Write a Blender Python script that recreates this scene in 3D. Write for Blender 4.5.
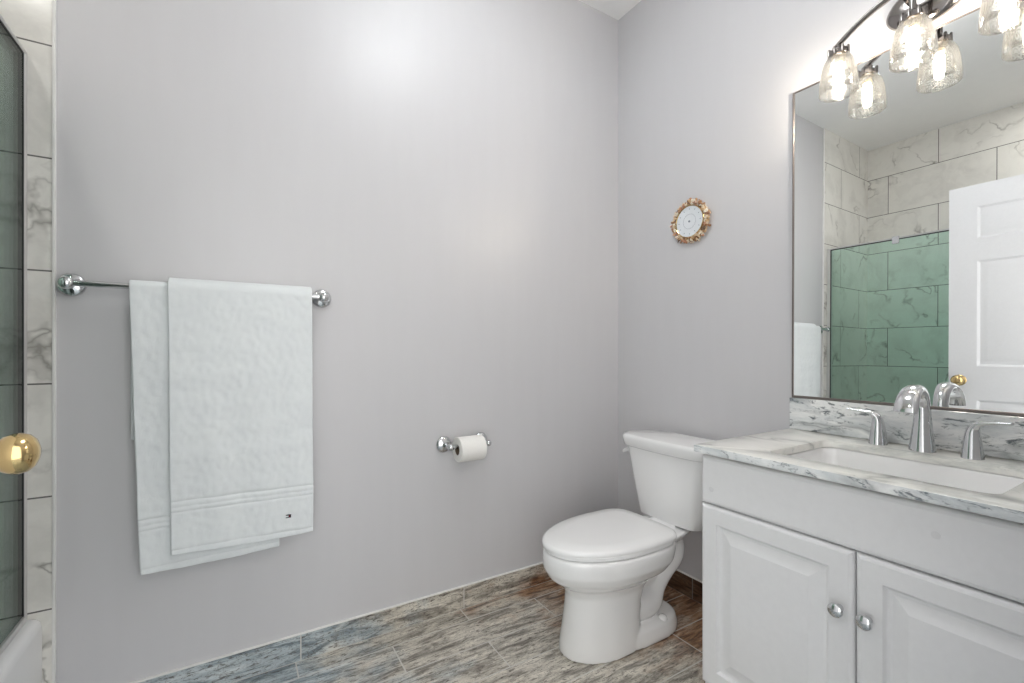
import bpy, bmesh, math, random
from mathutils import Vector, Matrix, noise

for o in list(bpy.data.objects):
    bpy.data.objects.remove(o)
S = bpy.context.scene
COL = S.collection
PI = math.pi

# ------------------------------------------------------------------ camera
CAM = (-1.671, -1.7106, 1.055)
cd = bpy.data.cameras.new('camera')
cd.sensor_width = 36.0
cd.lens = 456.76 / 1024 * 36.0
cd.shift_y = 9.34 / 1024
cd.clip_start = 0.02
cam = bpy.data.objects.new('camera', cd)
cam.location = CAM
cam.rotation_euler = (PI / 2, 0, -0.5454)
COL.objects.link(cam)
S.camera = cam

# ------------------------------------------------------------------ world (daylight of the adjoining room, through the doorway)
W = bpy.data.worlds.new('daylight')
S.world = W
W.use_nodes = True
bg = W.node_tree.nodes['Background']
bg.inputs[0].default_value = (1.0, 0.99, 0.97, 1)
bg.inputs[1].default_value = 2.25
S.view_settings.view_transform = 'Standard'
S.view_settings.look = 'None'
S.view_settings.gamma = 1.0
S.view_settings.use_curve_mapping = False
S.view_settings.exposure = 0.32
BULB = 185.0        # radiance of each vanity bulb
CEIL_LAMP = 11.0    # radiance of the ceiling lamp's diffuser
try:
    S.cycles.max_bounces = 14
    S.cycles.diffuse_bounces = 6
    S.cycles.glossy_bounces = 6
    S.cycles.transparent_max_bounces = 24
    S.cycles.sample_clamp_indirect = 6.0
    S.cycles.caustics_reflective = False
    S.cycles.caustics_refractive = False
except Exception:
    pass


# ------------------------------------------------------------------ material helpers
class NT:
    def __init__(s, name):
        s.m = bpy.data.materials.new(name)
        s.m.use_nodes = True
        s.t = s.m.node_tree
        s.b = s.t.nodes['Principled BSDF']
        s.out = s.t.nodes['Material Output']

    def n(s, typ, **kw):
        nd = s.t.nodes.new(typ)
        for k, v in kw.items():
            if k in nd.inputs:
                nd.inputs[k].default_value = v
            else:
                setattr(nd, k, v)
        return nd

    def l(s, a, b):
        s.t.links.new(a, b)

    def coord(s, scale=(1, 1, 1), loc=(0, 0, 0), rot=(0, 0, 0)):
        g = s.n('ShaderNodeNewGeometry')
        mp = s.n('ShaderNodeMapping')
        mp.inputs['Scale'].default_value = scale
        mp.inputs['Location'].default_value = loc
        mp.inputs['Rotation'].default_value = rot
        s.l(g.outputs['Position'], mp.inputs[0])
        return mp.outputs[0]

    def noise(s, vec, scale=5, detail=4, rough=.5, dist=0):
        nd = s.n('ShaderNodeTexNoise')
        nd.inputs['Scale'].default_value = scale
        nd.inputs['Detail'].default_value = detail
        nd.inputs['Roughness'].default_value = rough
        nd.inputs['Distortion'].default_value = dist
        if vec is not None:
            s.l(vec, nd.inputs['Vector'])
        return nd.outputs['Fac']

    def ramp(s, fac, stops):
        r = s.n('ShaderNodeValToRGB')
        e = r.color_ramp.elements
        while len(e) < len(stops):
            e.new(0.5)
        for el, (p, c) in zip(e, stops):
            el.position = p
            el.color = c if len(c) == 4 else (*c, 1)
        s.l(fac, r.inputs[0])
        return r.outputs[0]

    def math(s, op, a, b=None, c=None):
        nd = s.n('ShaderNodeMath', operation=op)
        for i, x in enumerate((a, b, c)):
            if x is None:
                continue
            if isinstance(x, (int, float)):
                nd.inputs[i].default_value = x
            else:
                s.l(x, nd.inputs[i])
        return nd.outputs[0]

    def mix(s, fac, a, b, blend='MIX'):
        nd = s.n('ShaderNodeMix', data_type='RGBA', blend_type=blend)
        for i, x in ((0, fac), (6, a), (7, b)):
            if isinstance(x, (int, float)):
                nd.inputs[i].default_value = x
            elif isinstance(x, tuple):
                nd.inputs[i].default_value = x if len(x) == 4 else (*x, 1)
            else:
                s.l(x, nd.inputs[i])
        return nd.outputs[2]

    def bump(s, h, strength=.2, dist=.002):
        b = s.n('ShaderNodeBump')
        b.inputs['Strength'].default_value = strength
        b.inputs['Distance'].default_value = dist
        s.l(h, b.inputs['Height'])
        s.l(b.outputs[0], s.b.inputs['Normal'])

    def base(s, col=None, rough=.5, metal=0, **kw):
        if col is not None:
            if isinstance(col, tuple):
                s.b.inputs['Base Color'].default_value = (*col, 1)
            else:
                s.l(col, s.b.inputs['Base Color'])
        if isinstance(rough, (int, float)):
            s.b.inputs['Roughness'].default_value = rough
        else:
            s.l(rough, s.b.inputs['Roughness'])
        s.b.inputs['Metallic'].default_value = metal
        for k, v in kw.items():
            s.b.inputs[k].default_value = v
        return s.m


def srgb(r, g, b):
    f = lambda c: c / 12.92 if c <= .04045 else ((c + .055) / 1.055) ** 2.4
    return (f(r / 255), f(g / 255), f(b / 255))


def plain(name, col, rough=.5, metal=0, var=.03, nscale=30, bump=0, **kw):
    t = NT(name)
    v = t.coord()
    nz = t.noise(v, nscale, 3)
    a = tuple(max(0, c * (1 - var)) for c in col)
    b = tuple(min(1, c * (1 + var)) for c in col)
    t.base(t.ramp(nz, [(.3, a), (.7, b)]), rough, metal, **kw)
    if bump:
        t.bump(nz, bump, .001)
    return t.m


def paint_mat(name, col, rough):
    t = NT(name)
    v = t.coord()
    fine = t.noise(v, 260, 2)
    streak = t.noise(t.coord(scale=(9, 9, 1.2)), 2.2, 3)
    c = t.ramp(streak, [(.3, tuple(x * .99 for x in col)), (.7, tuple(x * 1.006 for x in col))])
    t.base(c, rough)
    t.bump(fine, .12, .0006)
    return t.m


def marble_color(t, v, white, grey, seed=0, scale=1.0, amount=1.0):
    """thin branching grey veins and soft grey clouds on a white ground"""
    warp = t.n('ShaderNodeTexNoise')
    warp.inputs['Scale'].default_value = 2.2 * scale
    warp.inputs['Detail'].default_value = 5
    t.l(v, warp.inputs['Vector'])
    vm = t.n('ShaderNodeVectorMath', operation='MULTIPLY_ADD')
    vm.inputs[1].default_value = (.55, .55, .55)
    t.l(warp.outputs['Color'], vm.inputs[0])
    t.l(v, vm.inputs[2])
    n1 = t.noise(vm.outputs[0], 1.7 * scale, 3, .45)
    d = t.math('ABSOLUTE', t.math('SUBTRACT', n1, .5))
    vein = t.ramp(d, [(0, (1, 1, 1)), (.006, (.6, .6, .6)), (.022, (0, 0, 0))])
    mask = t.ramp(t.noise(v, 2.6 * scale, 2), [(.45, (0, 0, 0)), (.62, (1, 1, 1))])
    vm2 = t.mix(1.0, vein, mask, 'MULTIPLY')
    cloud = t.ramp(t.noise(vm.outputs[0], 3.5 * scale, 5, .6), [(.45, (0, 0, 0)), (.8, (1, 1, 1))])
    c = t.mix(t.math('MULTIPLY', cloud, .28 * amount), white, grey)
    return t.mix(t.math('MULTIPLY', vm2, .8 * amount), c, grey)


def plane_vec(t, a, b, off=(0, 0)):
    """2-D vector (position[a]-off, position[b]-off) in metres"""
    g = t.n('ShaderNodeNewGeometry')
    sp = t.n('ShaderNodeSeparateXYZ')
    t.l(g.outputs['Position'], sp.inputs[0])
    cb = t.n('ShaderNodeCombineXYZ')
    t.l(t.math('SUBTRACT', sp.outputs[a], off[0]), cb.inputs[0])
    t.l(t.math('SUBTRACT', sp.outputs[b], off[1]), cb.inputs[1])
    return cb.outputs[0], sp


def brick(t, vec, w, h, mortar, offset=.5, c1=(0, 0, 0), c2=(1, 1, 1)):
    b = t.n('ShaderNodeTexBrick')
    b.offset = offset
    b.offset_frequency = 2
    b.squash = 1
    b.inputs['Scale'].default_value = 1
    b.inputs['Brick Width'].default_value = w
    b.inputs['Row Height'].default_value = h
    b.inputs['Mortar Size'].default_value = mortar
    b.inputs['Mortar Smooth'].default_value = .1
    b.inputs['Bias'].default_value = 0
    b.inputs['Color1'].default_value = (*c1, 1)
    b.inputs['Color2'].default_value = (*c2, 1)
    b.inputs['Mortar'].default_value = (.5, .5, .5, 1)
    t.l(vec, b.inputs['Vector'])
    return b


def marble_tile(name, a, off):
    t = NT(name)
    vec, sp = plane_vec(t, a, 2, off)
    br = brick(t, vec, .61, .3045, .0022)
    # every tile shows another piece of the stone
    sh = t.n('ShaderNodeVectorMath', operation='MULTIPLY_ADD')
    sh.inputs[1].default_value = (7.3, 4.1, 9.7)
    t.l(br.outputs['Color'], sh.inputs[0])
    t.l(t.coord(), sh.inputs[2])
    c = marble_color(t, sh.outputs[0], srgb(236, 234, 228), srgb(120, 116, 108), scale=1.6, amount=.9)
    c = t.mix(br.outputs['Fac'], c, srgb(112, 110, 106))
    t.base(c, .16)
    t.bump(t.math('SUBTRACT', 1, br.outputs['Fac']), .5, .0012)
    return t.m


def wood_tile(name, a, b, off, w, h, mortar, along=0, bias=0.0, dark=1.0):
    """glazed wood-look plank tile: grey weathered grain with bluish and rust brown boards"""
    t = NT(name)
    vec, sp = plane_vec(t, a, b, off)
    br = brick(t, vec, w, h, mortar)
    sh = t.n('ShaderNodeVectorMath', operation='MULTIPLY_ADD')
    sh.inputs[1].default_value = (3.1, 5.7, 2.3)
    t.l(br.outputs['Color'], sh.inputs[0])
    sc = [40, 40, 40]
    sc[along] = 7.0
    t.l(t.coord(scale=tuple(sc)), sh.inputs[2])
    v = sh.outputs[0]
    grain = t.noise(v, 1.0, 8, .64, .7)
    s2 = [85, 85, 85]
    s2[along] = 20
    fine = t.noise(t.coord(scale=tuple(s2)), 1.5, 6, .75, .5)
    speck = t.noise(t.coord(scale=(1, 1, 1)), 150, 3, .6)
    contour = t.math('ABSOLUTE', t.math('SUBTRACT', t.math('FRACT', t.math('MULTIPLY', t.noise(v, .75, 3, .5, 1.0), 13)), .5))
    patch = t.noise(t.coord(scale=(2.2, 3.4, 3.4), loc=(.7, .2, 0)), 2.0, 4, .6)
    x = sp.outputs[0]
    # boards run from bluish grey at the tub to rust brown by the toilet
    grad = t.math('ADD', t.math('ADD', t.math('MULTIPLY_ADD', x, .9, 1.2), t.math('MULTIPLY_ADD', sp.outputs[1], .5, .06)), bias)
    hue = t.math('MULTIPLY_ADD', t.math('SUBTRACT', patch, .5), 1.3, grad)
    cool = t.ramp(grain, [(.28, srgb(76, 86, 92)), (.42, srgb(132, 144, 150)), (.52, srgb(180, 190, 194)), (.68, srgb(214, 220, 220))])
    grey = t.ramp(grain, [(.28, srgb(92, 86, 78)), (.42, srgb(156, 150, 140)), (.52, srgb(204, 198, 186)), (.68, srgb(232, 226, 214))])
    rust = t.ramp(grain, [(.3, srgb(52, 32, 22)), (.42, srgb(104, 68, 46)), (.52, srgb(160, 122, 92)), (.68, srgb(206, 184, 160))])
    c = t.mix(t.ramp(hue, [(.02, (0, 0, 0)), (.3, (1, 1, 1))]), cool, grey)
    c = t.mix(t.ramp(hue, [(.66, (0, 0, 0)), (.95, (1, 1, 1))]), c, rust)
    c = t.mix(t.math('MULTIPLY', t.ramp(contour, [(.02, (1, 1, 1)), (.12, (0, 0, 0))]), t.math('MULTIPLY', fine, .9)), c, srgb(74, 66, 58))
    c = t.mix(t.ramp(fine, [(.38, (.85, .85, .85)), (.47, (0, 0, 0))]), c, srgb(70, 62, 54))
    c = t.mix(t.ramp(speck, [(.30, (.7, .7, .7)), (.42, (0, 0, 0))]), c, srgb(96, 88, 80))
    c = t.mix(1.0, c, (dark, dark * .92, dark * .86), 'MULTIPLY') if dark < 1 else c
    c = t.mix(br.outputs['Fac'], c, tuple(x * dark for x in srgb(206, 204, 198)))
    t.base(c, t.ramp(fine, [(.3, (.42, .42, .42)), (.7, (.3, .3, .3))]))
    hgt = t.math('SUBTRACT', t.math('MULTIPLY', grain, .5), t.math('MULTIPLY', br.outputs['Fac'], .8))
    t.bump(hgt, .45, .0015)
    return t.m


def granite(name, heavy):
    t = NT(name)
    v = t.coord(scale=(1.0, .55, 1.6), rot=(.5, .1, .35))
    w = t.n('ShaderNodeTexNoise')
    w.inputs['Scale'].default_value = 6
    w.inputs['Detail'].default_value = 6
    t.l(v, w.inputs['Vector'])
    vm = t.n('ShaderNodeVectorMath', operation='MULTIPLY_ADD')
    vm.inputs[1].default_value = (.22, .22, .22)
    t.l(w.outputs['Color'], vm.inputs[0])
    t.l(v, vm.inputs[2])
    n1 = t.noise(vm.outputs[0], 9, 7, .62)
    n2 = t.noise(vm.outputs[0], 3.2, 3, .5)
    fl = t.noise(vm.outputs[0], 42, 5, .7)
    d = t.math('ABSOLUTE', t.math('SUBTRACT', n2, .5))
    vein = t.ramp(d, [(0, (1, 1, 1)), (.012, (.5, .5, .5)), (.04, (0, 0, 0))])
    if heavy:
        c = t.ramp(n1, [(.30, srgb(160, 167, 170)), (.45, srgb(212, 216, 217)), (.60, srgb(240, 241, 240))])
        c = t.mix(t.ramp(fl, [(.36, (.85, .85, .85)), (.46, (0, 0, 0))]), c, srgb(72, 84, 90))
        c = t.mix(t.math('MULTIPLY', vein, .5), c, srgb(62, 72, 78))
    else:
        c = t.ramp(n1, [(.34, srgb(206, 208, 204)), (.47, srgb(236, 236, 231)), (.6, srgb(246, 245, 240))])
        c = t.mix(t.ramp(fl, [(.27, (.6, .6, .6)), (.37, (0, 0, 0))]), c, srgb(112, 120, 120))
        c = t.mix(t.math('MULTIPLY', vein, .5), c, srgb(120, 124, 122))
    t.base(c, .13)
    return t.m


def chrome(name, col=(.68, .69, .70), rough=.06):
    t = NT(name)
    nz = t.noise(t.coord(), 40, 2)
    t.base(col, t.ramp(nz, [(.3, (rough * .8,) * 3), (.7, (rough * 1.2,) * 3)]), 1.0)
    return t.m


def clear_glass(name, tint, gloss=1.0, seeds=False):
    """thin clear glass: tinted see-through with a Fresnel reflection; optionally full of seed bubbles"""
    t = NT(name)
    t.t.nodes.remove(t.b)
    tr = t.n('ShaderNodeBsdfTransparent')
    gl = t.n('ShaderNodeBsdfGlossy')
    gl.inputs['Roughness'].default_value = .02
    fr = t.n('ShaderNodeFresnel')
    fr.inputs['IOR'].default_value = 1.45
    mx = t.n('ShaderNodeMixShader')
    tr.inputs[0].default_value = (*tint, 1)
    t.l(t.math('MULTIPLY', fr.outputs[0], gloss), mx.inputs[0])
    t.l(tr.outputs[0], mx.inputs[1])
    t.l(gl.outputs[0], mx.inputs[2])
    res = mx.outputs[0]
    if seeds:
        v = t.coord()
        vo = t.n('ShaderNodeTexVoronoi')
        vo.inputs['Scale'].default_value = 250
        t.l(v, vo.inputs['Vector'])
        nz = t.noise(v, 120, 3)
        bub = t.ramp(vo.outputs['Distance'], [(.30, (1, 1, 1)), (.46, (0, 0, 0))])
        bub = t.mix(1.0, bub, t.ramp(nz, [(.34, (0, 0, 0)), (.48, (1, 1, 1))]), 'MULTIPLY')
        tl = t.n('ShaderNodeBsdfTranslucent')
        tl.inputs[0].default_value = (.95, .95, .92, 1)
        df = t.n('ShaderNodeBsdfDiffuse')
        df.inputs[0].default_value = (.8, .8, .78, 1)
        md = t.n('ShaderNodeMixShader')
        md.inputs[0].default_value = .45
        t.l(tl.outputs[0], md.inputs[1])
        t.l(df.outputs[0], md.inputs[2])
        m2 = t.n('ShaderNodeMixShader')
        t.l(t.math('MULTIPLY_ADD', bub, .024, .004), m2.inputs[0])
        t.l(res, m2.inputs[1])
        t.l(md.outputs[0], m2.inputs[2])
        res = m2.outputs[0]
        bp = t.n('ShaderNodeBump')
        bp.inputs['Strength'].default_value = .5
        bp.inputs['Distance'].default_value = .002
        t.l(nz, bp.inputs['Height'])
        t.l(bp.outputs[0], gl.inputs['Normal'])
        t.l(t.mix(bub, (*tint, 1), (.55, .54, .51, 1)), tr.inputs[0])
    t.l(res, t.out.inputs[0])
    return t.m


def emitter(name, col, strength):
    t = NT(name)
    t.base((.9, .9, .9), .4)
    t.b.inputs['Emission Color'].default_value = (*col, 1)
    t.b.inputs['Emission Strength'].default_value = strength
    return t.m


def towel_mat():
    t = NT('white_terry')
    v = t.coord()
    pile = t.noise(v, 520, 3, .7)
    soft = t.noise(v, 14, 4, .6)
    t.base(t.ramp(soft, [(.3, srgb(226, 230, 232)), (.7, srgb(230, 234, 235))]), .95)
    t.b.inputs['Sheen Weight'].default_value = .25
    h = t.math('ADD', t.math('MULTIPLY', pile, .6), soft)
    t.bump(h, .8, .003)
    return t.m


M = {}
M['wall'] = paint_mat('lavender_grey_paint', srgb(205, 204, 206), .38)
M['ceiling'] = paint_mat('white_ceiling_paint', srgb(248, 248, 247), .8)
M['tile_back'] = marble_tile('marble_tile', 0, (-2.81 - .46, .0525 - .3045))
M['tile_left'] = marble_tile('marble_tile_far', 1, (-.147 - 1.22 - .305, .0525 - .3045))
M['floor'] = wood_tile('wood_plank_tile', 0, 1, (-.885 - 6.1, -.25 - .155 * 12), .61, .155, .0022, bias=.16)
M['base_back'] = wood_tile('wood_tile_skirting', 0, 2, (-.869 - 6.1, -.31), .61, .31, .0022)
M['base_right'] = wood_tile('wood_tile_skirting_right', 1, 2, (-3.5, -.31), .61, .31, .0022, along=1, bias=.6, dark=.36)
M['granite_top'] = granite('pale_granite', False)
M['granite_edge'] = granite('veined_granite', True)
M['chrome'] = chrome('polished_chrome')
M['nickel'] = chrome('dark_nickel', (.27, .25, .24), .1)
M['brass'] = chrome('polished_brass', srgb(216, 188, 134), .1)
M['alu'] = plain('pale_aluminium', srgb(206, 206, 205), .3, metal=.45, var=.02)
M['cabinet'] = plain('white_thermofoil', srgb(230, 230, 231), .38, var=.012, nscale=60, bump=.03)
M['door'] = plain('white_door_paint', srgb(232, 232, 234), .42, var=.012, nscale=90, bump=.06)
M['porcelain'] = plain('white_porcelain', srgb(240, 240, 240), .1, var=.006, nscale=8, **{'Coat Weight': .6, 'Coat Roughness': .04})
M['seat'] = plain('white_seat_plastic', srgb(240, 240, 240), .2, var=.006, nscale=8)
M['tub'] = plain('white_tub_enamel', srgb(238, 238, 238), .16, var=.006, nscale=8)
M['dark'] = plain('dark_gap', (.02, .02, .02), .6)
M['caulk'] = plain('white_caulk', srgb(232, 231, 228), .6)
M['towel'] = towel_mat()
M['paper'] = plain('white_tissue', srgb(240, 238, 234), .95, var=.02, nscale=200, bump=.2)
M['card'] = plain('brown_card', srgb(120, 104, 88), .9, var=.08)
M['frame'] = plain('brushed_mirror_frame', srgb(128, 120, 116), .35, metal=.7, var=.05)
M['glass'] = clear_glass('green_shower_glass', (.86, .985, .945), .8)
M['shade'] = clear_glass('seeded_glass', (.97, .97, .96), .8, seeds=True)
M['bulb'] = emitter('glowing_bulb', (1.0, .90, .78), BULB)
M['socket'] = plain('cream_socket', srgb(226, 208, 178), .5)
M['diffuser'] = emitter('lamp_diffuser', (.93, .97, 1.0), CEIL_LAMP)
M['cap'] = plain('grey_white_plastic', srgb(221, 221, 222), .42)
M['added_light'] = emitter('added_light_lens', (1.0, .97, .92), 105.0)  # glow of the unseen lamp added to light the tub area
M['white_metal'] = plain('white_metal', srgb(235, 235, 235), .4)
M['navy'] = plain('navy_thread', srgb(22, 24, 44), .8)
M['red'] = plain('red_thread', srgb(120, 20, 30), .8)
M['dial'] = plain('white_dial', srgb(226, 230, 234), .35, var=.03)
M['ink'] = plain('grey_ink', srgb(120, 128, 140), .6)
M['mirror'] = None
t = NT('mirror_silver')
t.base((.93, .945, .94), 0.0, 1.0)
M['mirror'] = t.m
t = NT('sea_shells')
vo = t.n('ShaderNodeTexVoronoi')
vo.inputs['Scale'].default_value = 75
t.l(t.coord(), vo.inputs['Vector'])
sepc = t.n('ShaderNodeSeparateColor')
t.l(vo.outputs['Color'], sepc.inputs[0])
t.base(t.ramp(sepc.outputs[0], [(.1, srgb(150, 106, 66)), (.3, srgb(196, 158, 112)), (.5, srgb(226, 206, 176)), (.7, srgb(240, 232, 216)), (.85, srgb(206, 150, 118)), (.98, srgb(120, 96, 78))]), .4)
t.bump(t.noise(t.coord(), 320, 3), .5, .002)
M['shell'] = t.m


# ------------------------------------------------------------------ object helpers
def thing(name, label, cat, loc=(0, 0, 0), group=None):
    o = bpy.data.objects.new(name, None)
    o.empty_display_size = .05
    COL.objects.link(o)
    o.location = loc
    tag(o, label, cat, group)
    return o


def tag(o, label, cat, group=None):
    o['label'] = label
    o['category'] = cat
    if group:
        o['group'] = group
    return o


def wloc(o):
    v = Vector((0, 0, 0))
    while o is not None:
        v += o.location
        o = o.parent
    return v


def obj(name, bm, mats, parent=None, angle=35, smooth=True, origin=None, keep_normals=False):
    """world-space bmesh -> one mesh object (under parent)"""
    if not keep_normals:
        bmesh.ops.recalc_face_normals(bm, faces=bm.faces)
    off = wloc(parent) if parent else Vector(origin or (0, 0, 0))
    bmesh.ops.translate(bm, verts=bm.verts, vec=-off)
    me = bpy.data.meshes.new(name)
    bm.to_mesh(me)
    bm.free()
    o = bpy.data.objects.new(name, me)
    COL.objects.link(o)
    for m in (mats if isinstance(mats, (list, tuple)) else [mats]):
        me.materials.append(m)
    if smooth:
        me.polygons.foreach_set('use_smooth', [True] * len(me.polygons))
        me.set_sharp_from_angle(angle=math.radians(angle))
    if parent:
        o.parent = parent
    else:
        o.location = off
    return o


def struct(name, bm, mats, **kw):
    o = obj(name, bm, mats, **kw)
    o['kind'] = 'structure'
    return o


def B():
    return bmesh.new()


def box(bm, x0, x1, y0, y1, z0, z1, bev=0, seg=2, mi=0):
    r = bmesh.ops.create_cube(bm, size=1)
    vs = r['verts']
    x0, x1 = sorted((x0, x1)); y0, y1 = sorted((y0, y1)); z0, z1 = sorted((z0, z1))
    for v in vs:
        v.co = Vector(((x0 + x1) / 2 + v.co.x * (x1 - x0), (y0 + y1) / 2 + v.co.y * (y1 - y0), (z0 + z1) / 2 + v.co.z * (z1 - z0)))
    fs = set(f for v in vs for f in v.link_faces)
    for f in fs:
        f.material_index = mi
    if bev:
        es = list(set(e for v in vs for e in v.link_edges))
        r = bmesh.ops.bevel(bm, geom=es, offset=bev, segments=seg, profile=.5, affect='EDGES')
        for f in r['faces']:
            f.material_index = mi
    return bm


def loft(bm, rings, cap0=True, cap1=True, closed=True, mi=0):
    """rings: lists of equal length of points"""
    vr = [[bm.verts.new(p) for p in r] for r in rings]
    n = len(vr[0])
    for a, b in zip(vr, vr[1:]):
        for i in range(n if closed else n - 1):
            j = (i + 1) % n
            f = bm.faces.new((a[i], a[j], b[j], b[i]))
            f.material_index = mi
    if cap0:
        bm.faces.new(vr[0][::-1]).material_index = mi
    if cap1:
        bm.faces.new(vr[-1]).material_index = mi
    return bm


def lathe(bm, prof, c, axis='z', seg=32, mi=0, cap=(True, True)):
    """prof: (radius, distance along axis) pairs; axis z, -x, -y ..."""
    c = Vector(c)
    d = {'z': Vector((0, 0, 1)), '-z': Vector((0, 0, -1)), 'x': Vector((1, 0, 0)), '-x': Vector((-1, 0, 0)), 'y': Vector((0, 1, 0)), '-y': Vector((0, -1, 0))}[axis]
    u = Vector((1, 0, 0)) if abs(d.x) < .5 else Vector((0, 1, 0))
    w = d.cross(u)
    rings = []
    for r, h in prof:
        r = max(r, 1e-5)
        rings.append([c + d * h + (u * math.cos(a) + w * math.sin(a)) * r for a in [2 * PI * i / seg for i in range(seg)]])
    return loft(bm, rings, *cap, mi=mi)


def cat(pts, n):
    """Catmull-Rom through tuples of any length"""
    out = []
    P = [pts[0]] + list(pts) + [pts[-1]]
    for i in range(1, len(P) - 2):
        for k in range(n):
            t = k / n
            out.append(tuple(.5 * ((2 * b) + (c - a) * t + (2 * a - 5 * b + 4 * c - d) * t * t + (3 * b - a - 3 * c + d) * t ** 3) for a, b, c, d in zip(P[i - 1], P[i], P[i + 1], P[i + 2])))
    out.append(tuple(pts[-1]))
    return out


def sweep(bm, pts, ref=(0, 1, 0), seg=20, n=6, mi=0, power=1.0):
    """pts: (x, y, z, half width along ref, half width across)"""
    pp = cat(pts, n) if n > 1 else pts
    ref = Vector(ref)
    rings = []
    for i, p in enumerate(pp):
        a = Vector(pp[max(i - 1, 0)][:3]); b = Vector(pp[min(i + 1, len(pp) - 1)][:3])
        tg = (b - a).normalized()
        n1 = (ref - tg * ref.dot(tg)).normalized()
        n2 = tg.cross(n1)
        ring = []
        for k in range(seg):
            al = 2 * PI * k / seg
            ca, sa = math.cos(al), math.sin(al)
            ca = math.copysign(abs(ca) ** power, ca); sa = math.copysign(abs(sa) ** power, sa)
            ring.append(Vector(p[:3]) + n1 * p[3] * ca + n2 * p[4] * sa)
        rings.append(ring)
    return loft(bm, rings, mi=mi)


def rrect(x0, x1, y0, y1, r, z, k=6):
    pts = []
    for cx, cy, a0 in ((x1 - r, y1 - r, 0), (x0 + r, y1 - r, 90), (x0 + r, y0 + r, 180), (x1 - r, y0 + r, 270)):
        for i in range(k + 1):
            a = math.radians(a0 + 90 * i / k)
            pts.append(Vector((cx + r * math.cos(a), cy + r * math.sin(a), z)))
    return pts


# ================================================================== THE ROOM
H = 2.74
XL = -2.81          # far tub wall
YF = -1.62          # wall with the doorway
TX = -2.09          # edge of the tub tiling
struct('floor', box(B(), XL - .1, .1, YF - 1.4, .1, -.1, 0), M['floor'])
struct('ceiling', box(B(), XL - .1, .1, YF - .12, .1, H, H + .1), M['ceiling'])
struct('wall_back', box(B(), XL - .1, .1, 0, .1, 0, H), M['wall'])
struct('wall_right', box(B(), 0, .1, YF - .12, 0, 0, H), M['wall'])
bm = box(B(), XL - .1, XL, YF, 0, 0, H)
struct('wall_left', bm, M['tile_left'])
struct('wall_tiled_back', box(B(), XL, TX - .004, -.008, 0, 0, H), M['tile_back'])
struct('trim_1', box(B(), TX - .004, TX + .003, -.0105, 0, 0, H, .0015), M['caulk'])
DX0, DX1, DH = -1.978, -1.112, 2.05
bm = B()
box(bm, XL, DX0, YF - .12, YF, 0, H)
box(bm, DX1, 0, YF - .12, YF, 0, H)
box(bm, DX0, DX1, YF - .12, YF, DH, H)
struct('wall_front', bm, M['wall'])
bm = B()
box(bm, DX0 - .06, DX0, YF, YF + .012, 0, DH + .06, .003)
box(bm, DX1, DX1 + .06, YF, YF + .012, 0, DH + .06, .003)
box(bm, DX0, DX1, YF, YF + .012, DH, DH + .06, .003)
struct('trim_2', bm, M['door'])
struct('baseboard_back', box(B(), TX + .003, -.010, -.010, 0, 0, .0885), M['base_back'])
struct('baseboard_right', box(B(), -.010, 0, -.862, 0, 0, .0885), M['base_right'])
bm = B()
box(bm, TX + .003, -.0, -.0105, 0, .0885, .0925, .001)
box(bm, -.0105, 0, -.855, -.0105, .0885, .0925, .001)
struct('trim_3', bm, M['caulk'])

# ================================================================== TUB AND SHOWER GLASS
TUBX = -2.112
tub = thing('bathtub', 'white alcove bathtub behind the green glass shower door', 'bathtub', ((TUBX + XL) / 2, YF / 2, 0))
bm = B()
y0, y1 = YF + .004, -.009
xo, xi = TUBX, XL + .004
zr = .345
def tubring(dx0, dx1, dy, r, z):
    return rrect(xi + dx1, xo - dx0, y0 + dy, y1 - dy, r, z, 6)
rings = [tubring(0, 0, 0, .004, 0.001), tubring(0, 0, 0, .004, zr - .03), tubring(.002, 0, .0, .008, zr - .014), tubring(.008, .002, .002, .012, zr - .004), tubring(.018, .006, .006, .018, zr),
         tubring(.07, .04, .05, .07, zr - .002), tubring(.082, .05, .065, .08, zr - .015), tubring(.10, .07, .10, .1, zr - .15), tubring(.13, .1, .16, .12, .09), tubring(.2, .17, .25, .1, .06)]
loft(bm, rings)
obj('basin', bm, M['tub'], tub, angle=50)
bm = B()
lathe(bm, [(.0, .0), (.03, 0), (.032, .003), (.02, .006), (0, .006)], ((xo + xi) / 2, y0 + .3, .059), seg=20)
obj('drain', bm, M['chrome'], tub)

GX = -2.147
sd = thing('shower_door', 'frameless green tinted glass shower door standing on the bathtub rim', 'shower door', (GX, -.8, .345))
obj('glass_panel', box(B(), GX - .004, GX + .004, -.85, -.022, .362, 1.832, .001, 1), M['glass'], sd)
obj('glass_panel', box(B(), GX - .028, GX - .020, YF + .03, -.80, .362, 1.832, .001, 1), M['glass'], sd)
bm = box(B(), GX - .034, GX + .008, YF + .004, -.022, 1.833, 1.843, .002, 1)
obj('header_rail', bm, M['alu'], sd)
bm = box(B(), GX - .032, GX + .006, -.030, -.0085, .3465, 1.845, .002, 1)
obj('wall_jamb', bm, M['alu'], sd)
bm = box(B(), GX - .034, GX + .012, YF + .004, -.031, .3465, .3615, .003, 1)
obj('bottom_track', bm, M['alu'], sd)
bm = B()
box(bm, GX - .005, GX + .0055, -.0335, -.0302, .3625, 1.830)
box(bm, GX - .005, GX + .0055, YF + .004, -.0302, 1.8285, 1.8328)
obj('gasket', bm, M['dark'], sd)
bm = box(B(), GX + .0045, GX + .014, -.445, -.405, 1.80, 1.85, .002, 1)
obj('glass_clip', bm, M['chrome'], sd)

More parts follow.
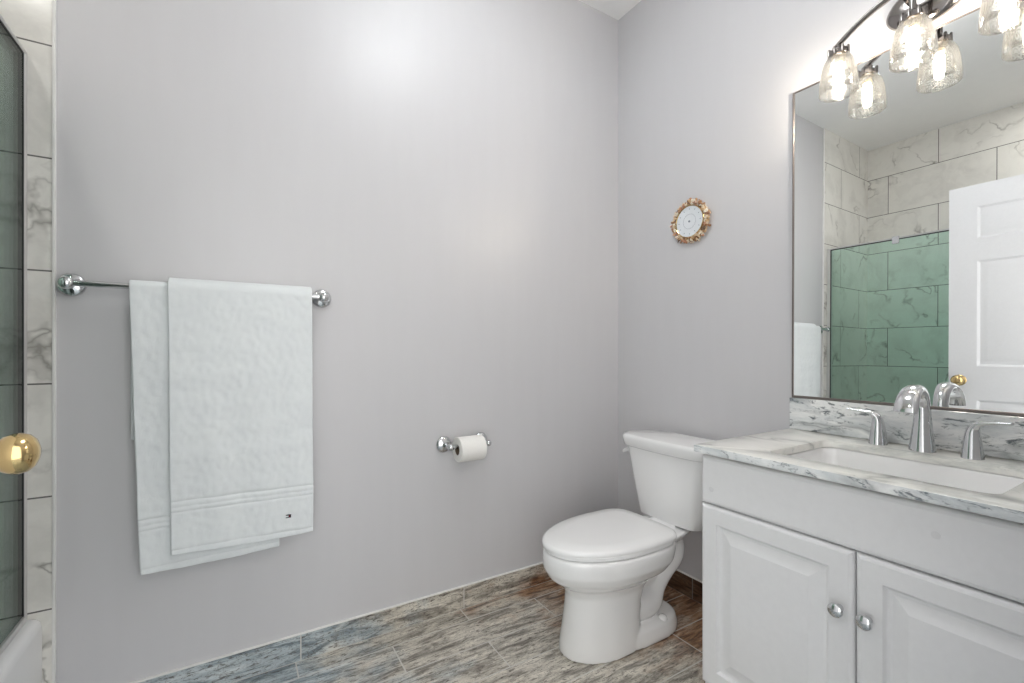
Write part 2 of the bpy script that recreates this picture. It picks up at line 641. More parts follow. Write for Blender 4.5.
# ================================================================== OPEN DOOR with brass knobs
DFX = -1.972
dr = thing('door_1', 'open white six-panel door with brass knob, standing before the shower glass', 'door', (DFX - .0175, -1.60, 0))
dr['kind'] = 'structure'
DY0, DY1, DZ0, DZ1 = -1.603, -.738, .012, 2.031
bm = B()
def panel_grid(bm, xs, into, us, vs, holes, prof, mk):
    """face of a panelled board: rectangles of us x vs, the listed cells sunk along the profile (inset, depth)"""
    for i in range(len(us) - 1):
        for j in range(len(vs) - 1):
            u0, u1, v0, v1 = us[i], us[i + 1], vs[j], vs[j + 1]
            if (i, j) not in holes:
                bm.faces.new([bm.verts.new(mk(a, b, 0)) for a, b in ((u0, v0), (u1, v0), (u1, v1), (u0, v1))])
                continue
            prev = None
            for ins, dep in prof:
                ring = [bm.verts.new(mk(a, b, dep)) for a, b in ((u0 + ins, v0 + ins), (u1 - ins, v0 + ins), (u1 - ins, v1 - ins), (u0 + ins, v1 - ins))]
                if prev:
                    for k in range(4):
                        bm.faces.new((prev[k], prev[(k + 1) % 4], ring[(k + 1) % 4], ring[k]))
                prev = ring
            bm.faces.new(prev)
us = [DY0, DY0 + .12, DY0 + .375, DY1 - .375, DY1 - .12, DY1]
vs = [DZ0, .20, .80, .99, 1.595, 1.72, 1.905, DZ1]
cells = {(i, j) for i in (1, 3) for j in (1, 3, 5)}
prof = [(0, 0), (.012, .007), (.022, .007), (.04, .002), (.045, .0015)]
panel_grid(bm, None, None, us, vs, cells, prof, lambda a, b, d: Vector((DFX - d, a, b)))
panel_grid(bm, None, None, us, vs, cells, prof, lambda a, b, d: Vector((DFX - .035 + d, a, b)))
bmesh.ops.remove_doubles(bm, verts=bm.verts, dist=.0003)
for a, b in (((DY0, DZ0), (DY1, DZ0)), ((DY1, DZ0), (DY1, DZ1)), ((DY1, DZ1), (DY0, DZ1)), ((DY0, DZ1), (DY0, DZ0))):
    bm.faces.new([bm.verts.new(p) for p in ((DFX, *a), (DFX, *b), (DFX - .035, *b), (DFX - .035, *a))])
bmesh.ops.remove_doubles(bm, verts=bm.verts, dist=.0003)
obj('door_leaf', bm, M['door'], dr, angle=20)
KY, KZ = -.785, .908
kp = [(.0, 0), (.031, 0), (.032, .003), (.029, .006), (.016, .008), (.0125, .010), (.0125, .013), (.019, .016), (.0255, .022), (.029, .031), (.0292, .038), (.0265, .047), (.020, .0535), (.010, .0575), (0, .0585)]
obj('door_knob', lathe(B(), kp, (DFX, KY, KZ), 'x', 40), M['brass'], dr, angle=40)
obj('door_knob', lathe(B(), kp, (DFX - .035, KY, KZ), '-x', 40), M['brass'], dr, angle=40)
bm = box(B(), DFX - .030, DFX - .005, DY1 - .001, DY1 + .0015, KZ - .028, KZ + .028, .001, 1)
obj('latch_plate', bm, M['brass'], dr)
for hz in (.25, 1.05, 1.82):
    bm = lathe(B(), [(0, 0), (.006, 0), (.006, .09), (0, .09)], (DFX + .004, DY0 - .006, hz), 'z', 12)
    obj('hinge', bm, M['brass'], dr)

# ================================================================== TOWEL BAR AND TOWELS
BY, BZ = -.052, 1.237
bar = thing('towel_bar', 'chrome towel bar with round end plates fixed to the grey wall', 'towel bar', (-1.74, 0, BZ))
ros = [(0, 0.0005), (.0305, .0005), (.032, .004), (.0305, .009), (.026, .0125), (.018, .015), (.011, .018), (.0095, .026), (.011, .034), (.0155, .042), (.0175, .050), (.017, .057), (.0135, .063), (.006, .067), (0, .0675)]
for x in (-2.056, -1.412):
    obj('end_post', lathe(B(), ros, (x, 0, BZ), '-y', 32), M['chrome'], bar, angle=50)
obj('rail', lathe(B(), [(0, 0), (.0085, 0), (.0085, .638), (0, .638)], (-2.053, BY, BZ), 'x', 20), M['chrome'], bar)


def towel(name, label, xl0, xr0, xl1, xr1, rad, zf0, zf1, zb, bands, seed, thick):
    """a terry towel hung over the bar: xl0..xr0 at the bar, xl1..xr1 at the front hem (zf0 left, zf1 right)"""
    bm = B()
    nx = 92
    rows = []
    nf = 230
    # path parameter: front hem up to the bar, half turn, down to the back hem
    seq = [('f', i / nf) for i in range(nf + 1)] + [('t', i / 8) for i in range(1, 8)] + [('b', i / 30) for i in range(31)]
    for kind, s in seq:
        row = []
        for i in range(nx + 1):
            u = i / nx
            if kind == 'f':
                zh = zf0 + (zf1 - zf0) * u - .006 * math.sin(PI * u)
                z = zh + (BZ - zh) * s
                k = (1 - s)
                xa = xl1 + (xl0 - xl1) * s; xb = xr1 + (xr0 - xr1) * s
                x = xa + (xb - xa) * u
                y = BY - rad
                nz = noise.noise(Vector((x * 5 + seed, z * 1.1, seed)))
                n2 = noise.noise(Vector((x * 16 + seed, z * 2.6, seed + 3)))
                n3 = noise.noise(Vector((x * 4 + seed, z * 22, seed + 5)))
                y += (nz * .012 + n2 * .0045) * min(1, 1.5 * k) + noise.noise(Vector((x * 62, z * 48, seed))) * .0011 + n3 * .0024 * min(1, 4 * k) * min(1, 4 * s)
                y = max(y, BY - rad - .0045) if False else y
                x += .003 * noise.noise(Vector((z * 5, u * 2 + seed, 1.7))) * k
                for zc, w, d in bands:
                    dz = (z - zc - (zf0 + (zf1 - zf0) * u - zf0)) / w
                    y += d * math.exp(-dz ** 4)
            elif kind == 't':
                a = PI * s
                x = xl0 + (xr0 - xl0) * u
                y = BY - rad * math.cos(a)
                z = BZ + rad * math.sin(a) * .95
            else:
                x = xl0 + (xr0 - xl0) * u
                z = BZ + (zb - BZ) * s
                y = BY + rad + .0015 * noise.noise(Vector((x * 8, z * 3, seed))) * min(1, s * 4)
            row.append(Vector((x, y, z)))
        rows.append(row)
    loft(bm, rows, False, False, closed=False)
    o = obj(name, bm, M['towel'], None, smooth=True, angle=180, origin=((xl0 + xr0) / 2, BY, BZ), keep_normals=True)
    m = o.modifiers.new('thickness', 'SOLIDIFY')
    m.thickness = thick
    m.offset = 0
    m = o.modifiers.new('soft', 'SUBSURF')
    m.levels = 1
    m.render_levels = 1
    tag(o, label, 'towel', 'towels on the bar')
    return o


hem = lambda zb: [(zb + .014, .004, .0022), (zb + .122, .004, .0026), (zb + .136, .005, .0016), (zb + .153, .004, .0026)]
towel('bath_towel', 'white towel underneath, hanging lower and further left on the chrome bar', -1.924, -1.56, -1.900, -1.549, .0145, .424, .430, .80, hem(.424), 3.3, .010)
tw = towel('bath_towel', 'white towel on top with a tiny dark flag near its lower right corner', -1.836, -1.453, -1.828, -1.450, .0285, .467, .463, .86, hem(.467), 8.1, .012)
bm = B()
fy = BY - .0285 - .0132
fx, fz = -1.5245, .527
box(bm, fx - .0075, fx + .0075, fy, fy + .008, fz - .0050, fz + .0050, mi=1)
box(bm, fx - .0075, fx + .0075, fy - .0006, fy + .008, fz + .0024, fz + .0050, mi=0)
box(bm, fx - .0075, fx + .0075, fy - .0006, fy + .008, fz - .0050, fz - .0024, mi=0)
box(bm, fx, fx + .0075, fy - .0004, fy + .008, fz - .0024, fz + .0024, mi=2)
box(bm, fx + .0045, fx + .0075, fy - .0006, fy + .008, fz - .0024, fz + .0024, mi=0)
fl = obj('embroidered_flag', bm, [M['navy'], M['towel'], M['red']], tw, smooth=False)
fl['label'] = 'tiny embroidered flag in navy, white and red'

# ================================================================== TOILET PAPER
HX0, HX1, HZ = -.955, -.790, .680
hold = thing('toilet_paper_holder', 'chrome toilet paper holder with two round posts on the grey wall', 'paper holder', ((HX0 + HX1) / 2, 0, HZ))
rp = [(0, .0005), (.0315, .0005), (.033, .004), (.0305, .009), (.022, .013), (.011, .017), (.008, .03), (.0085, .045), (.0115, .056), (.0135, .066), (.0135, .072), (.0115, .080), (.006, .085), (0, .086)]
for x in (HX0, HX1):
    obj('post', lathe(B(), rp, (x, 0, HZ), '-y', 28), M['chrome'], hold, angle=50)
obj('roller', lathe(B(), [(0, 0), (.006, 0), (.006, .008), (.009, .012), (.009, .154), (.006, .157), (.006, .165), (0, .165)], (HX0, -.072, HZ), 'x', 20), M['chrome'], hold)
roll = thing('toilet_paper_roll', 'white roll of toilet paper on the chrome wall holder', 'toilet paper', (-.866, -.072, HZ - .0120))
bm = B()
RX0, RX1, RC = -.928, -.820, Vector((0, -.072, HZ - .0120))
ro, ri = .049, .0215
ring = lambda r, x: [Vector((x, RC.y + r * math.cos(a), RC.z + r * math.sin(a))) for a in [2 * PI * i / 48 for i in range(48)]]
rs = [ring(ri, RX0), ring(ro - .002, RX0), ring(ro, RX0 + .002), ring(ro, RX1 - .002), ring(ro - .002, RX1), ring(ri, RX1), ring(ri, RX0)]
loft(bm, rs, False, False)
bmesh.ops.remove_doubles(bm, verts=bm.verts, dist=1e-5)
obj('paper', bm, M['paper'], roll)
bm = B()
loft(bm, [ring(ri - .0003, RX0 + .001), ring(ri - .0003, RX1 - .001), ring(ri - .0014, RX1 - .001), ring(ri - .0014, RX0 + .001), ring(ri - .0003, RX0 + .001)], False, False)
bmesh.ops.remove_doubles(bm, verts=bm.verts, dist=1e-5)
obj('card_core', bm, M['card'], roll)

# ================================================================== WALL DIAL framed in shells
CY, CZ = -.440, 1.606
ck = thing('wall_clock', 'small round white dial framed in beige sea shells above the toilet', 'clock', (0, CY, CZ))
bm = lathe(B(), [(0, .0005), (.084, .0005), (.086, .004), (.080, .012), (.066, .014), (0, .014)], (0, CY, CZ), '-x', 48)
obj('backing', bm, M['shell'], ck)
bm = B()
rnd = random.Random(5)
for ringi, (rr, cnt, hh) in enumerate(((.091, 40, .008), (.083, 38, .014), (.075, 36, .013))):
    for i in range(cnt):
        a = 2 * PI * (i + rnd.random() * .5) / cnt
        r = rr + rnd.uniform(-.004, .004)
        p = Vector((-hh - rnd.uniform(0, .006), CY + r * math.cos(a), CZ + r * math.sin(a)))
        s = rnd.uniform(.0055, .0090)
        kind = rnd.random()
        mt = Matrix.Translation(p) @ Matrix.Rotation(rnd.uniform(0, 6.3), 4, (1, 0, 0)) @ Matrix.Rotation(rnd.uniform(-.5, .5), 4, (0, 1, 0))
        if kind < .55:      # cockle: a ribbed fan
            r0 = bmesh.ops.create_uvsphere(bm, u_segments=12, v_segments=7, radius=1, matrix=mt @ Matrix.Diagonal((s * .55, s, s * .8, 1)))
        elif kind < .8:     # spiral: a cone
            r0 = bmesh.ops.create_cone(bm, segments=9, radius1=s * .62, radius2=s * .08, depth=s * 2.2, cap_ends=True, matrix=mt @ Matrix.Rotation(PI / 2, 4, (1, 0, 0)))
        else:
            r0 = bmesh.ops.create_icosphere(bm, subdivisions=2, radius=1, matrix=mt @ Matrix.Diagonal((s * .7, s * .7, s * .7, 1)))
obj('shell_rim', bm, M['shell'], ck, angle=40)
obj('bezel', lathe(B(), [(.0655, .014), (.0655, .019), (.0675, .0205), (.0690, .019), (.070, .014)], (0, CY, CZ), '-x', 48, cap=(False, False)), M['brass'], ck)
dl = obj('dial', lathe(B(), [(0, .0145), (.0657, .0145), (.0657, .0165), (0, .0165)], (0, CY, CZ), '-x', 48), M['dial'], ck)
bm = B()
for i in range(12):
    a = 2 * PI * i / 12
    c = Vector((-.0167, CY + .053 * math.cos(a), CZ + .053 * math.sin(a)))
    mt = Matrix.Translation(c) @ Matrix.Rotation(a, 4, (1, 0, 0))
    r0 = bmesh.ops.create_cube(bm, size=1, matrix=mt @ Matrix.Diagonal((.0006, .005, .0022, 1)))
lathe(bm, [(.0305, .0166), (.0305, .0170), (.0313, .0170), (.0313, .0166)], (0, CY, CZ), '-x', 48, cap=(False, False))
obj('dial_marks', bm, M['ink'], dl, smooth=False)
obj('hub', lathe(B(), [(0, .0166), (.0042, .0166), (.0042, .0195), (.002, .021), (0, .021)], (0, CY, CZ), '-x', 20), M['ink'], dl)

# ================================================================== TOILET
TY = -.455
toi = thing('toilet', 'white two-piece toilet with closed lid in the corner beside the vanity', 'toilet', (-.45, TY, 0))


def egg(xf, xb, hw, z, n=56, fs=1.0, bs=.72, split=.42, yc=TY, taper=0.0):
    """bowl outline: long rounded front (towards -x), blunter back"""
    xc = xb + (xf - xb) * split
    pts = []
    for i in range(n):
        a = 2 * PI * i / n
        ca, sa = math.cos(a), math.sin(a)
        if ca >= 0:     # back
            x = xc + (xb - xc) * abs(ca) ** bs
            y = hw * math.copysign(abs(sa) ** bs, sa) * (1 - taper * ca ** 1.5)
        else:
            x = xc + (xf - xc) * abs(ca) ** fs
            y = hw * math.copysign(abs(sa) ** fs, sa)
        pts.append(Vector((x, yc + y, z)))
    return pts


bm = B()
secs = [(-.702, -.40, .120, 0.0), (-.700, -.40, .118, .03), (-.688, -.40, .111, .10), (-.680, -.39, .107, .16), (-.678, -.37, .106, .205), (-.688, -.34, .115, .230),
        (-.716, -.32, .140, .250), (-.745, -.29, .164, .272), (-.763, -.265, .179, .302), (-.766, -.255, .182, .335), (-.764, -.255, .181, .354), (-.758, -.258, .175, .3625)]
loft(bm, [egg(a, b, h * .96, z, bs=.6) for a, b, h, z in secs])
# foot plate behind the pedestal
loft(bm, [egg(-.62, -.188, .121, 0), egg(-.62, -.188, .120, .024), egg(-.62, -.194, .112, .050), egg(-.62, -.208, .094, .061)])
# trapway: a bulging pipe that rises behind the bowl and turns back under the deck
sweep(bm, [(-.54, TY, .15, .080, .07), (-.46, TY, .115, .082, .062), (-.38, TY, .100, .092, .060), (-.315, TY, .108, .086, .054), (-.270, TY, .145, .064, .043), (-.232, TY, .195, .068, .048), (-.200, TY, .240, .082, .058), (-.190, TY, .285, .086, .060), (-.205, TY, .325, .080, .054), (-.225, TY, .352, .075, .05)], ref=(0, 1, 0), seg=28)
sweep(bm, [(-.56, TY, .235, .085, .04), (-.47, TY, .255, .092, .05), (-.37, TY, .285, .088, .05), (-.28, TY, .305, .08, .045)], ref=(0, 1, 0), seg=24)
box(bm, -.40, -.25, TY - .040, TY + .040, .02, .30, .02, 3)
# deck that carries the tank
def deck(w0, w1, x0, x1, z):
    return [Vector((x, TY + y, z)) for x, y in ((x0, -w0), (x0 + .08, -w0), (x0 + .14, -w0 * .9), (x1 - .03, -w1), (x1, -w1 * .8), (x1, w1 * .8), (x1 - .03, w1), (x0 + .14, w0 * .9), (x0 + .08, w0), (x0, w0))]
loft(bm, [deck(.085, .05, -.33, -.07, .318), deck(.110, .065, -.34, -.06, .338), deck(.122, .075, -.34, -.055, .355), deck(.120, .072, -.34, -.058, .3625)])
body = obj('bowl', bm, M['porcelain'], toi, angle=180)
m = body.modifiers.new('fuse', 'REMESH')
m.mode = 'VOXEL'
m.voxel_size = .0045
m.use_smooth_shade = True
m = body.modifiers.new('glaze', 'SMOOTH')
m.factor = .5
m.iterations = 9
bm = B()
LB = dict(bs=.36, split=.38)
loft(bm, [egg(-.757, -.300, .166, .3645, **LB), egg(-.760, -.298, .170, .367, **LB), egg(-.760, -.298, .170, .377, **LB), egg(-.757, -.300, .166, .379, **LB)])
obj('seat', bm, M['seat'], toi, angle=40)
bm = B()
LB['yc'] = TY + .004
LB['taper'] = .09
loft(bm, [egg(-.756, -.276, .165, .3715, **LB), egg(-.762, -.273, .173, .3735, **LB), egg(-.765, -.271, .1755, .382, **LB), egg(-.763, -.273, .174, .391, **LB), egg(-.753, -.280, .165, .3965, **LB), egg(-.69, -.32, .122, .400, **LB), egg(-.60, -.42, .055, .4015, **LB)])
obj('seat_lid', bm, M['seat'], toi, angle=50)
for s in (-1, 1):
    bm = lathe(B(), [(0, 0), (.011, 0), (.012, .002), (.012, .03), (.011, .032), (0, .032)], (-.262, TY + s * .075 - .016, .372), 'y', 16)
    obj('seat_hinge', bm, M['seat'], toi)
    bm = lathe(B(), [(0, 0), (.017, 0), (.0175, .006), (.015, .014), (.009, .019), (0, .021)], (-.304, TY + s * .088, .050), 'z', 20)
    obj('bolt_cap', bm, M['porcelain'], toi, angle=50)
# tank: narrower at the bottom, softly bowed front
def tankring(xb, xf, hw, bow, r, z, k=8):
    pts = rrect(xf, xb, TY - hw, TY + hw, r, z, k)
    out = []
    # subdivide the long front side so that it can bow
    for i, p in enumerate(pts):
        out.append(p)
        q = pts[(i + 1) % len(pts)]
        if (q - p).length > r * .6:
            for s in range(1, 10):
                out.append(p.lerp(q, s / 10))
    for p in out:
        if p.x < (xf + xb) / 2:
            p.x -= bow * (1 - ((p.y - TY) / hw) ** 2)
    return out
bm = B()
tsec = [(.138, -.183, .008, .03, .3665), (.146, -.192, .010, .035, .372), (.156, -.198, .012, .04, .42), (.178, -.208, .014, .045, .53), (.203, -.216, .014, .05, .648)]
loft(bm, [tankring(-.045, xf, hw, bow, r, z) for hw, xf, bow, r, z in tsec])
obj('tank', bm, M['porcelain'], toi, angle=50)
bm = B()
lsec = [(.212, -.222, .5, .6485), (.217, -.227, .5, .6525), (.2225, -.232, .5, .682), (.2215, -.231, .5, .690), (.216, -.226, .5, .696), (.206, -.217, .5, .6985)]
loft(bm, [tankring(-.040, xf, hw, .016, .055, z) for hw, xf, _, z in lsec])
obj('tank_lid', bm, M['porcelain'], toi, angle=50)
bm = B()
lathe(bm, [(0, 0), (.011, 0), (.011, .010), (.008, .013), (0, .013)], (-.178, TY + .194, .622), 'y', 18)
sweep(bm, [(-.176, TY + .205, .622, .010, .005), (-.190, TY + .207, .620, .009, .005), (-.204, TY + .208, .617, .008, .005), (-.212, TY + .207, .615, .006, .004)], ref=(0, 0, 1), seg=14, n=4)
obj('flush_handle', bm, M['seat'], toi)

# ================================================================== VANITY
VY0, VY1 = -1.606, -.862      # right and left ends
VX = -.5145                   # face of doors and false drawer
van = thing('vanity_cabinet', 'white vanity cabinet with two raised-panel doors below the stone counter', 'cabinet', (-.25, (VY0 + VY1) / 2, 0))
bm = B()
XC = VX + .019
box(bm, XC, -.002, VY1 - .016, VY1, .0, .7645)
box(bm, XC, -.002, VY0, VY0 + .016, .0, .7645)
box(bm, XC, -.002, VY0 + .016, VY1 - .016, .095, .111)
box(bm, -.012, -.002, VY0 + .016, VY1 - .016, .111, .7645)
box(bm, XC, XC + .018, VY0 + .016, VY1 - .016, .60, .7645)
box(bm, XC + .06, XC + .075, VY0 + .016, VY1 - .016, 0, .095)
box(bm, XC, XC + .018, -1.26, -1.232, .111, .60)
obj('carcass', bm, M['cabinet'], van, angle=20)


def slab_panel(y0, y1, z0, z1, prof):
    bm = B()
    prev = None
    for ins, d in prof:
        r = [bm.verts.new((VX + d, a, b)) for a, b in ((y0 + ins, z0 + ins), (y1 - ins, z0 + ins), (y1 - ins, z1 - ins), (y0 + ins, z1 - ins))]
        if prev:
            for k in range(4):
                bm.faces.new((prev[k], prev[(k + 1) % 4], r[(k + 1) % 4], r[k]))
        else:
            bm.faces.new(r[::-1])
        prev = r
    bm.faces.new(prev)
    return bm


edge = [(0, .0185), (0, .008), (.0012, .005), (.004, .0022), (.010, .0)]
obj('false_drawer', slab_panel(VY0, VY1, .6185, .7535, edge), M['cabinet'], van, angle=12)
raised = edge + [(.049, 0), (.051, .004), (.054, .0085), (.058, .0100), (.064, .0100), (.078, .0060), (.089, .0020), (.092, .0008), (.096, .0005)]
for a, b, ky in ((-1.2435, VY1, -1.2175), (VY0, -1.2475, -1.2715)):
    d = obj('door', slab_panel(a, b, .100, .6145, raised), M['cabinet'], van, angle=12)
    kz = .481
    bm = lathe(B(), [(0, 0), (.008, 0), (.0065, .004), (.0055, .009), (.008, .013), (.0135, .017), (.0155, .021), (.0145, .025), (.010, .028), (0, .0295)], (VX, ky, kz), '-x', 28)
    obj('knob', bm, M['chrome'], d, angle=40)
for y, z in ((-.895, .662), (-1.381, .699)):
    bm = lathe(B(), [(0, 0), (.0075, 0), (.0072, .0005), (0, .0006)], (VX, y, z), '-x', 24)
    obj('screw_cap', bm, M['cap'], van)

# stone counter with an undermounted basin
CX0, CZT, CZB = -.537, .785, .765
CYL, CYR = -.853, YF + .003
SX0, SX1, SY0, SY1 = -.452, -.135, -1.452, -1.018


def holed(outer, inner, z0, z1, mats_fn=None):
    bm = B()
    loops = []
    for pts in (outer, inner):
        vs = [bm.verts.new((p.x, p.y, z1)) for p in pts]
        es = [bm.edges.new((vs[i], vs[(i + 1) % len(vs)])) for i in range(len(vs))]
        loops.append(es)
    bmesh.ops.triangle_fill(bm, use_beauty=True, use_dissolve=False, edges=loops[0] + loops[1])
    r = bmesh.ops.extrude_face_region(bm, geom=list(bm.faces))
    vs = [g for g in r['geom'] if isinstance(g, bmesh.types.BMVert)]
    bmesh.ops.translate(bm, verts=vs, vec=(0, 0, z0 - z1))
    return bm


bm = holed(rrect(CX0, -.002, CYR, CYL, .004, 0, 3), rrect(SX0, SX1, SY0, SY1, .028, 0, 6), CZB, CZT)
bmesh.ops.recalc_face_normals(bm, faces=bm.faces)
es = [e for e in bm.edges if len(e.link_faces) == 2 and abs(e.verts[0].co.z - CZT) < 1e-4 and abs(e.verts[1].co.z - CZT) < 1e-4 and e.calc_face_angle(0) > .8]
bmesh.ops.bevel(bm, geom=es, offset=.0028, segments=2, profile=.5, affect='EDGES')
for f in bm.faces:
    c = f.calc_center_median()
    f.material_index = 1 if (abs(f.normal.z) < .5 and (c.x < CX0 + .003 or c.y > CYL - .003)) else 0
ct = obj('vanity_counter', bm, [M['granite_top'], M['granite_edge']], None, angle=30, origin=(-.27, (CYL + CYR) / 2, CZB))
tag(ct, 'pale polished stone countertop with grey veins and a rectangular sink cut-out', 'countertop')
bs = obj('backsplash', box(B(), -.021, -.0015, CYR, CYL + .001, CZT + .0003, .8925, .0015, 1), [M['granite_edge']], None, origin=(-.011, (CYL + CYR) / 2, CZT))
tag(bs, 'grey veined stone backsplash strip standing on the counter under the mirror', 'backsplash')

sink = thing('sink', 'white rectangular undermount basin below the stone counter', 'sink', ((SX0 + SX1) / 2, (SY0 + SY1) / 2, .62))
bm = B()
g = .006
rings = []
for ins, r, z in ((-.02, .05, CZB - .001), (-.004, .034, CZB - .001), (0.0, .032, CZB - .006), (.006, .035, .70), (.016, .045, .655), (.035, .055, .636), (.07, .05, .629), (.12, .03, .626)):
    rings.append(rrect(SX0 + ins, SX1 - ins, SY0 + ins, SY1 - ins, r, z, 6))
loft(bm, rings, False, True)
o = obj('basin', bm, M['porcelain'], sink, angle=50)
m = o.modifiers.new('wall', 'SOLIDIFY')
m.thickness = .008
m.offset = -1
bm = lathe(B(), [(0, 0), (.022, 0), (.024, .0015), (.020, .004), (.012, .003), (0, .0035)], ((SX0 + SX1) / 2, -1.235, .6265), 'z', 24)
obj('drain', bm, M['chrome'], sink)

# widespread faucet
FYC = -1.230
fau = thing('faucet', 'chrome arched spout with two lever handles behind the white basin', 'faucet', (-.08, FYC, CZT))
bm = B()
sweep(bm, [(-.082, FYC, CZT + .0005, .0290, .0260), (-.082, FYC, CZT + .004, .0285, .0255), (-.081, FYC, CZT + .045, .0235, .0215), (-.080, FYC, CZT + .085, .0195, .018), (-.082, FYC, CZT + .125, .0175, .016), (-.095, FYC, CZT + .152, .0180, .014), (-.122, FYC, CZT + .168, .020, .0125), (-.152, FYC, CZT + .164, .0225, .0115), (-.177, FYC, CZT + .145, .0245, .0105), (-.190, FYC, CZT + .122, .0255, .0095), (-.193, FYC, CZT + .111, .0255, .009)], ref=(0, 1, 0), seg=28, n=5)
obj('spout', bm, M['chrome'], fau, angle=50)
for yb, sg, xb in ((-1.128, 1, -.074), (-1.329, -1, -.084)):
    bm = B()
    sweep(bm, [(xb, yb, CZT + .0005, .0245, .0225), (xb, yb, CZT + .004, .024, .022), (xb, yb, CZT + .045, .0185, .0172), (xb, yb + sg * .001, CZT + .068, .0145, .0138), (xb - .001, yb + sg * .006, CZT + .0805, .0128, .0105), (xb - .003, yb + sg * .016, CZT + .0885, .0120, .0065), (xb - .006, yb + sg * .036, CZT + .0925, .0105, .0048), (xb - .010, yb + sg * .056, CZT + .0945, .0095, .004), (xb - .013, yb + sg * .072, CZT + .0965, .008, .0034)], ref=(1, 0, 0), seg=24, n=5)
    obj('lever_handle', bm, M['chrome'], fau, angle=50)

# ================================================================== MIRROR
MYL, MYR, MZB, MZT = -.8566, YF + .006, .8932, 1.953
mir = thing('wall_mirror', 'large frameless-looking wall mirror with a thin grey edge above the vanity', 'mirror', (0, (MYL + MYR) / 2, MZB))
obj('mirror_glass', box(B(), -.0075, -.0015, MYR + .005, MYL - .005, MZB + .005, MZT - .005), M['mirror'], mir, smooth=False)
bm = B()
w = .0058
box(bm, -.0105, -.001, MYL - w, MYL, MZB, MZT, .0012, 1)
box(bm, -.0105, -.001, MYR, MYR + w, MZB, MZT, .0012, 1)
box(bm, -.0105, -.001, MYR + w, MYL - w, MZB, MZB + w * 1.4, .0012, 1)
box(bm, -.0105, -.001, MYR + w, MYL - w, MZT - w * .8, MZT, .0012, 1)
obj('mirror_frame', bm, M['frame'], mir)
mir.rotation_euler.y = .006       # the foot stands a little proud of the wall
mir.location.x = -.0055

# ================================================================== VANITY LIGHT
LY, LX = -1.217, -.103
van_l = thing('vanity_light', 'chrome three-lamp wall light with seeded glass shades above the mirror', 'wall light', (0, LY, 2.038))
bm = B()
rings = []
for s, d in ((1.0, .0005), (1.02, .006), (.96, .014), (.80, .022), (.55, .027), (.2, .029)):
    rings.append([Vector((-d, LY + .092 * s * math.cos(a), 2.038 + .062 * s * math.sin(a))) for a in [2 * PI * i / 48 for i in range(48)]])
loft(bm, rings)
obj('canopy', bm, M['nickel'], van_l, angle=50)
arm_z = lambda y: 2.050 - .066 * ((y - LY) / .178) ** 2
bm = B()
pts = []
for i in range(15):
    y = LY + .190 * (1 - 2 * i / 14)
    pts.append((LX, y, arm_z(y), .0105, .0065))
sweep(bm, pts, ref=(1, 0, 0), seg=16, n=2)
for dy in (-.03, .03):
    sweep(bm, [(-.02, LY + dy, 2.040, .006, .006), (-.055, LY + dy, 2.045, .006, .006), (-.085, LY + dy, 2.047, .006, .006), (LX, LY + dy, arm_z(LY + dy) - .002, .006, .006)], ref=(0, 1, 0), seg=12, n=4)
obj('arm', bm, M['nickel'], van_l, angle=50)
ZS = 1.836
KS = .112 / .160
sp_ = [(.0265, .160), (.0325, .152), (.0380, .138), (.0425, .118), (.0460, .090), (.0485, .060), (.0500, .030), (.0500, .008), (.0496, .001), (.0486, .0), (.0476, .001), (.0480, .030), (.0465, .060), (.0440, .090), (.0405, .118), (.0360, .137), (.0308, .1505), (.0255, .1575), (.0265, .160)]
sp_ = [(r, h * KS) for r, h in sp_]
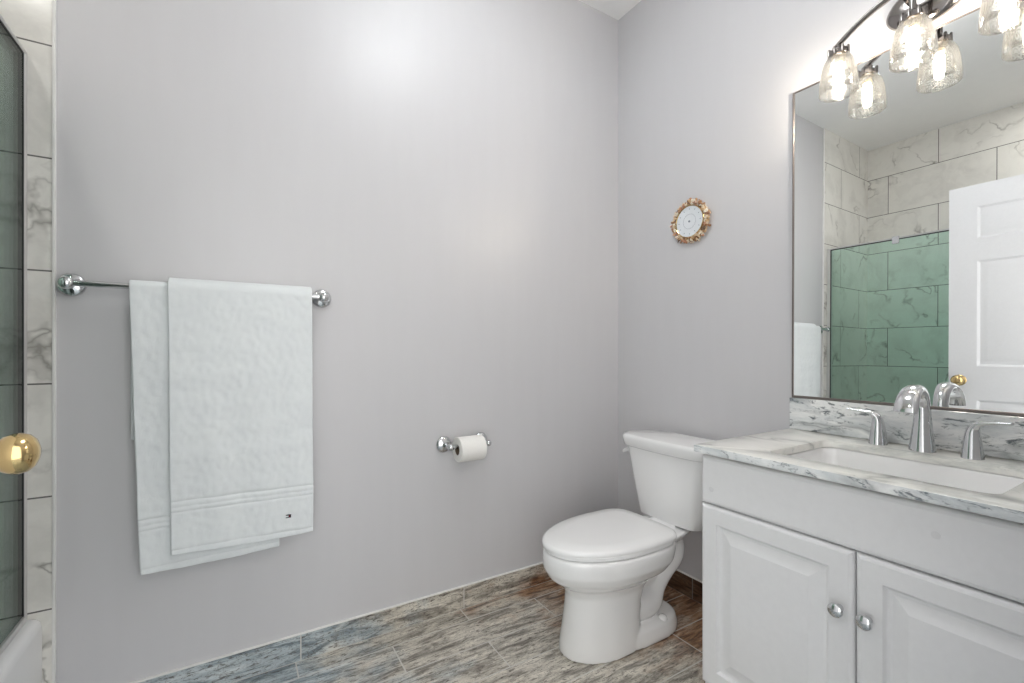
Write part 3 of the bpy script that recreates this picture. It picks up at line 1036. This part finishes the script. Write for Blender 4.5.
for y in (LY + .178, LY, LY - .178):
    top = arm_z(y)
    bm = B()
    lathe(bm, [(0, .113), (.0265, .113), (.0275, .115), (.0265, .128), (.020, .134), (.012, .137), (.008, .139), (.008, max(.141, top - ZS - .002)), (0, max(.142, top - ZS - .001))], (LX, y, ZS), 'z', 28)
    for k in range(8):
        a = 2 * PI * k / 8
        lathe(bm, [(0, .1125), (.0042, .1125), (.0042, .133), (.003, .1355), (0, .136)], (LX + .0255 * math.cos(a), y + .0255 * math.sin(a), ZS), 'z', 10)
    fit = obj('fitter', bm, M['nickel'], van_l, angle=40)
    sh = obj('glass_shade', lathe(B(), sp_, (LX, y, ZS), 'z', 48, cap=(False, False)), M['shade'], van_l, angle=60)
    bm = lathe(B(), [(0, .090), (.0125, .090), (.0135, .092), (.0135, .110), (.019, .1125), (0, .1125)], (LX, y, ZS), 'z', 24)
    obj('socket', bm, M['socket'], fit)
    bm = lathe(B(), [(0, .014), (.006, .0152), (.0095, .019), (.0115, .026), (.0118, .074), (.010, .084), (.008, .0895), (0, .0898)], (LX, y, ZS), 'z', 20)
    obj('bulb', bm, M['bulb'], fit, angle=60)

# ================================================================== CEILING LAMP (out of the frame; seen only as a reflection)
cl = thing('ceiling_light', 'round white glass ceiling lamp over the middle of the bathroom', 'ceiling light', (-.97, -.82, H))
obj('base', lathe(B(), [(0, .0005), (.070, .0005), (.072, .004), (.068, .018), (.014, .024), (.012, .070), (0, .070)], (-.97, -.82, H), '-z', 40), M['white_metal'], cl)
obj('glass_bowl', lathe(B(), [(0, .0702), (.08, .074), (.155, .084), (.195, .098), (.205, .110), (.197, .125), (.168, .142), (.115, .156), (.05, .162), (0, .163)], (-.97, -.82, H), '-z', 48), M['diffuser'], cl, angle=60)

# lamp added out of the frame to brighten the tub and its tiles
rl = thing('added_tub_light', 'small round lamp added in the ceiling to brighten the bathtub area', 'ceiling light', (-2.46, -1.2, H))
obj('trim_ring', lathe(B(), [(.060, .0005), (.085, .0005), (.086, .003), (.080, .006), (.062, .007), (.060, .005)], (-2.46, -1.2, H), '-z', 40, cap=(False, False)), M['white_metal'], rl)
obj('lens', lathe(B(), [(0, .0008), (.0595, .0008), (.0595, .0035), (0, .0045)], (-2.46, -1.2, H), '-z', 40), M['added_light'], rl)
